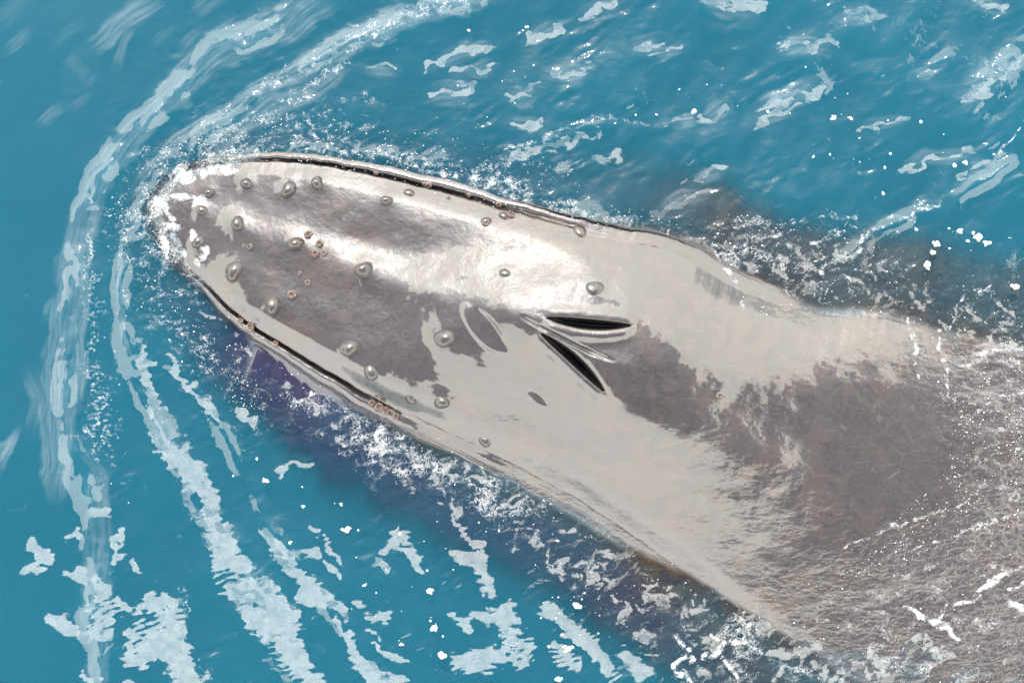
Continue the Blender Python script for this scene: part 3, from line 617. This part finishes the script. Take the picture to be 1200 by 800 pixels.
# churned water by the lower jaw and snout
tex = fbm(wxp / 16, wyp / 11, 4, 401); tex2 = fbm(wxp / 45, wyp / 30, 3, 411)
AJ = poly_field(sxp, syp, [(190, 320), (240, 340), (300, 405), (400, 470), (560, 535), (700, 612), (850, 700), (960, 665), (1205, 560), (1205, 805), (780, 805), (690, 720), (600, 650), (500, 600), (400, 545), (300, 450), (235, 385)], 22)
flow = fbm((wxp * .9 - wyp * .43) / 34, (wyp * .9 + wxp * .43) / 22, 4, 415, .6)
right = sstep(760, 900, QX)
h += AL * right * .010 * flow
patch = np.maximum(patch, AJ * (.32 + .06 * right + (1 - right) * (.8 * tex + .7 * tex2) + right * .95 * flow))  # cloud reflection on thin ripples, partly painted in white
RU = poly_field(sxp, syp, [(1080, 430), (1120, 395), (1230, 370), (1230, 640), (1140, 575), (1100, 490)], 30)
flow2 = fbm((QX * .75 + QY * .66) / 22, (QY * .75 - QX * .66) / 10, 3, 417, .55)
patch = np.maximum(patch, RU * (.50 + .9 * flow2)); patch = np.maximum(patch, AU * (.30 + .95 * flow2))  # same part-painted reflection over the right and upper awash
fz = poly_field(wxp, wyp, [(370, 450), (440, 490), (540, 545), (640, 600), (600, 620), (520, 575), (430, 540), (385, 490)], 22)
froth = np.maximum(froth, fz * (.52 + .7 * tex)); froth = np.maximum(froth, AJ * np.clip(-.05 + 1.3 * fbm(QX / 60, QY / 45, 3, 421), 0, .6))
froth = np.maximum(froth, SN * (.50 + .9 * fbm(wxp / 20, wyp / 20, 3, 431)))
for pts in ([(215, 240, 12), (245, 232, 12)], [(228, 275, 10), (240, 290, 12), (236, 305, 8)], [(250, 205, 10), (275, 198, 10)]): white(pts, 1.0)
ring2 = poly_field(wxp, wyp, [(130, 250), (190, 170), (300, 140), (420, 130), (430, 180), (250, 185), (170, 260), (180, 320), (250, 400), (340, 500), (310, 500), (220, 430), (150, 330)], 40)
froth = np.maximum(froth, ring2 * (.30 + .85 * fbm(wxp / 13, wyp / 9, 3, 441)))
lefts = poly_field(wxp, wyp, [(108, 230), (122, 400), (140, 540), (115, 560), (100, 450), (98, 300)], 14)
froth = np.maximum(froth, lefts * (.30 + .9 * fbm(QX / 8, QY / 4, 2, 451)))
white([(106, 275, 6), (103, 300, 6)], .7); white([(190, 730, 6), (215, 690, 14), (220, 720, 12), (212, 745, 5)], .45)
white([(120, 525, 6), (108, 505, 4), (125, 540, 5)], .5)
soft([(140, 260, 4), (140, 330, 4), (146, 390, 4), (155, 420, 4)], .18)
# thick white clots low right
for pts in ([(795, 745, 7), (808, 770, 8), (790, 785, 7), (806, 800, 6)], [(840, 740, 4), (848, 752, 4)], [(825, 770, 5), (850, 760, 8), (868, 748, 6)], [(850, 770, 5), (862, 800, 5)], [(880, 758, 6), (892, 762, 4)], [(1140, 695, 5), (1165, 680, 8), (1172, 676, 5)], [(1060, 712, 4), (1080, 722, 7), (1110, 735, 8), (1120, 745, 5)], [(1100, 725, 5), (1108, 708, 3)], [(1120, 708, 5), (1145, 700, 5)], [(1185, 700, 5), (1195, 715, 7)], [(1185, 690, 4), (1200, 682, 4)]):
    white(pts, 1.0)
for pts in ([(1000, 632, 3), (1040, 620, 4), (1080, 605, 4), (1130, 595, 3)], [(960, 650, 3), (1000, 640, 3)], [(1080, 640, 3), (1150, 615, 4), (1200, 600, 3)]): white(pts, .6)
chop = .06 + .10 * (1 - calm) + .22 * np.clip(AL + AU, 0, 1) + .5 * SN
nr, nc = X.shape
Z = h.copy(); edge = np.zeros_like(Z, bool); edge[0] = edge[-1] = True; edge[:, 0] = edge[:, -1] = True
Z[edge] = -9.0
co = np.stack([X, Y, Z], -1).reshape(-1, 3)
fq = quads(nr, nc)[:, ::-1]
corner = np.array([[0, nc - 1, nr * nc - 1, (nr - 1) * nc]])
fq = np.concatenate([fq, corner])
sea = grid_mesh('sea', co, fq, WATER, attrs={'film_sheen': np.clip(film_sheen, 0, 1) * near, 'patch': np.clip(patch, -.2, 1.2) * near, 'froth': np.clip(froth, 0, 1.2) * near, 'chop': chop})
sea['kind'] = 'structure'

# ------------------------------------------------------------------ loose bubbles, spray drops and sparkle dots riding on the water
SKZ = np.full((300, 440), -9.0); _i, _j = (PY / 3).astype(int) + 10, (PX / 3).astype(int) + 10
_ok = (_i >= 0) & (_i < 300) & (_j >= 0) & (_j < 440); np.maximum.at(SKZ, (_i[_ok], _j[_ok]), PZ[_ok])
def height_at(px, py):
    x, y = (px - 600) / PPM, (400 - py) / PPM
    zw = float(h[np.argmin(np.abs(gy - y)), np.argmin(np.abs(gx - x))])
    i, j = int(py / 3) + 10, int(px / 3) + 10
    return max(zw, float(SKZ[i, j])) if 0 <= i < 300 and 0 <= j < 440 else zw
ico_v, ico_f = [], []
import bmesh
bm = bmesh.new(); bmesh.ops.create_icosphere(bm, subdivisions=2, radius=1); bm.verts.ensure_lookup_table()
iv = np.array([v.co[:] for v in bm.verts]); iff = np.array([[v.index for v in f.verts] for f in bm.faces]); bm.free()
drops = []
def scatter(n, x0, y0, x1, y1, r0, r1, sx=40, sy=40):
    for i in range(int(n * .8)):
        f = RNG.random(); x = x0 + (x1 - x0) * f + RNG.normal(0, sx); y = y0 + (y1 - y0) * f + RNG.normal(0, sy)
        drops.append((x, y, r0 * .8 + (r1 - r0) * RNG.random() ** 5))
scatter(60, 520, 60, 640, 90, .4, 2.2, 45, 28); scatter(45, 700, 110, 860, 125, .4, 2.2, 60, 15); scatter(110, 920, 120, 1120, 190, .4, 2.4, 60, 32)
scatter(50, 560, 120, 480, 130, .3, 1.2, 40, 20); scatter(70, 270, 520, 500, 660, .4, 2.6, 45, 35); scatter(60, 440, 640, 520, 760, .4, 2.8, 45, 35)
scatter(60, 150, 300, 270, 430, .4, 1.8, 16, 30); scatter(50, 1060, 270, 1190, 300, .5, 2.4, 40, 25); scatter(40, 640, 650, 690, 780, .5, 2.6, 30, 30)
scatter(60, 130, 380, 140, 540, .3, 1.4, 16, 30)
for q in ((1092, 296, 3.5), (1087, 311, 5), (1097, 286, 4), (1145, 278, 5), (1155, 285, 4), (1125, 270, 4), (1190, 335, 5), (504, 692, 4), (517, 766, 5), (510, 735, 4.5), (407, 620, 4.5), (310, 563, 4), (676, 710, 4.5), (666, 760, 5), (655, 795, 4), (365, 461, 4), (814, 130, 3), (978, 138, 3.5), (997, 138, 3), (1118, 194, 3), (1130, 191, 3)):
    drops.append(q)
bm = bmesh.new(); bmesh.ops.create_icosphere(bm, subdivisions=1, radius=1); bm.verts.ensure_lookup_table()
iv1 = np.array([v.co[:] for v in bm.verts]); iff1 = np.array([[v.index for v in f.verts] for f in bm.faces]); bm.free()
clump = lambda x, y: float(fbm(np.array([x / 38]), np.array([y / 30]), 3, 77)[0])
for poly, n in ((awash_up, 420), (awash_low, 420), ([(1090, 440), (1210, 400), (1210, 620), (1100, 640), (960, 690), (1040, 610), (1110, 540)], 650), ([(120, 240), (190, 165), (330, 130), (600, 170), (840, 285), (640, 262), (340, 188), (235, 195), (180, 260), (215, 340), (330, 470), (300, 500), (180, 400), (130, 320)], 900)):
    xs = [p[0] for p in poly]; ys = [p[1] for p in poly]; k = 0
    while k < n:
        x, y = RNG.uniform(min(xs), max(xs)), RNG.uniform(min(ys), max(ys))
        if in_poly(np.array([x]), np.array([y]), poly)[0] and RNG.random() < .25 + 2.2 * max(0, clump(x, y)):
            drops.append((x, y, .45 + .75 * RNG.random() ** 3)); k += 1  # tiny white drops also stand in for sun sparkle on ripples
vv, ff_ = [], []; nv = 0
for (x, y, r) in list(drops):
    if r > 1.8:
        for _ in range(3): an = RNG.uniform(0, 6.28); drops.append((x + r * .9 * math.cos(an), y + r * .7 * math.sin(an), r * RNG.uniform(.3, .65)))
for (x, y, r) in drops:
    R = r * .72 / PPM; wxx, wyy, _ = W(x, y, 0); z = height_at(x, y)
    sc = np.array([RNG.uniform(.85, 1.3), RNG.uniform(.8, 1.15), .7]) * R
    tv, tf = (iv, iff) if r > 1.3 else (iv1, iff1)
    ff_.append(tf + nv); nv += len(tv); vv.append(tv * sc * (1 + .32 * np.sin(tv @ RNG.normal(0, 1.6, (3, 1)) + RNG.uniform(0, 6))) + np.array([wxx, wyy, z + R * .25]))
bub = grid_mesh('bubbles', np.concatenate(vv), np.concatenate(ff_), BUBBLE)
bub['kind'] = 'stuff'; bub['label'] = 'small white bubbles, spray drops and added sparkle dots scattered on the teal water'; bub['category'] = 'bubbles'
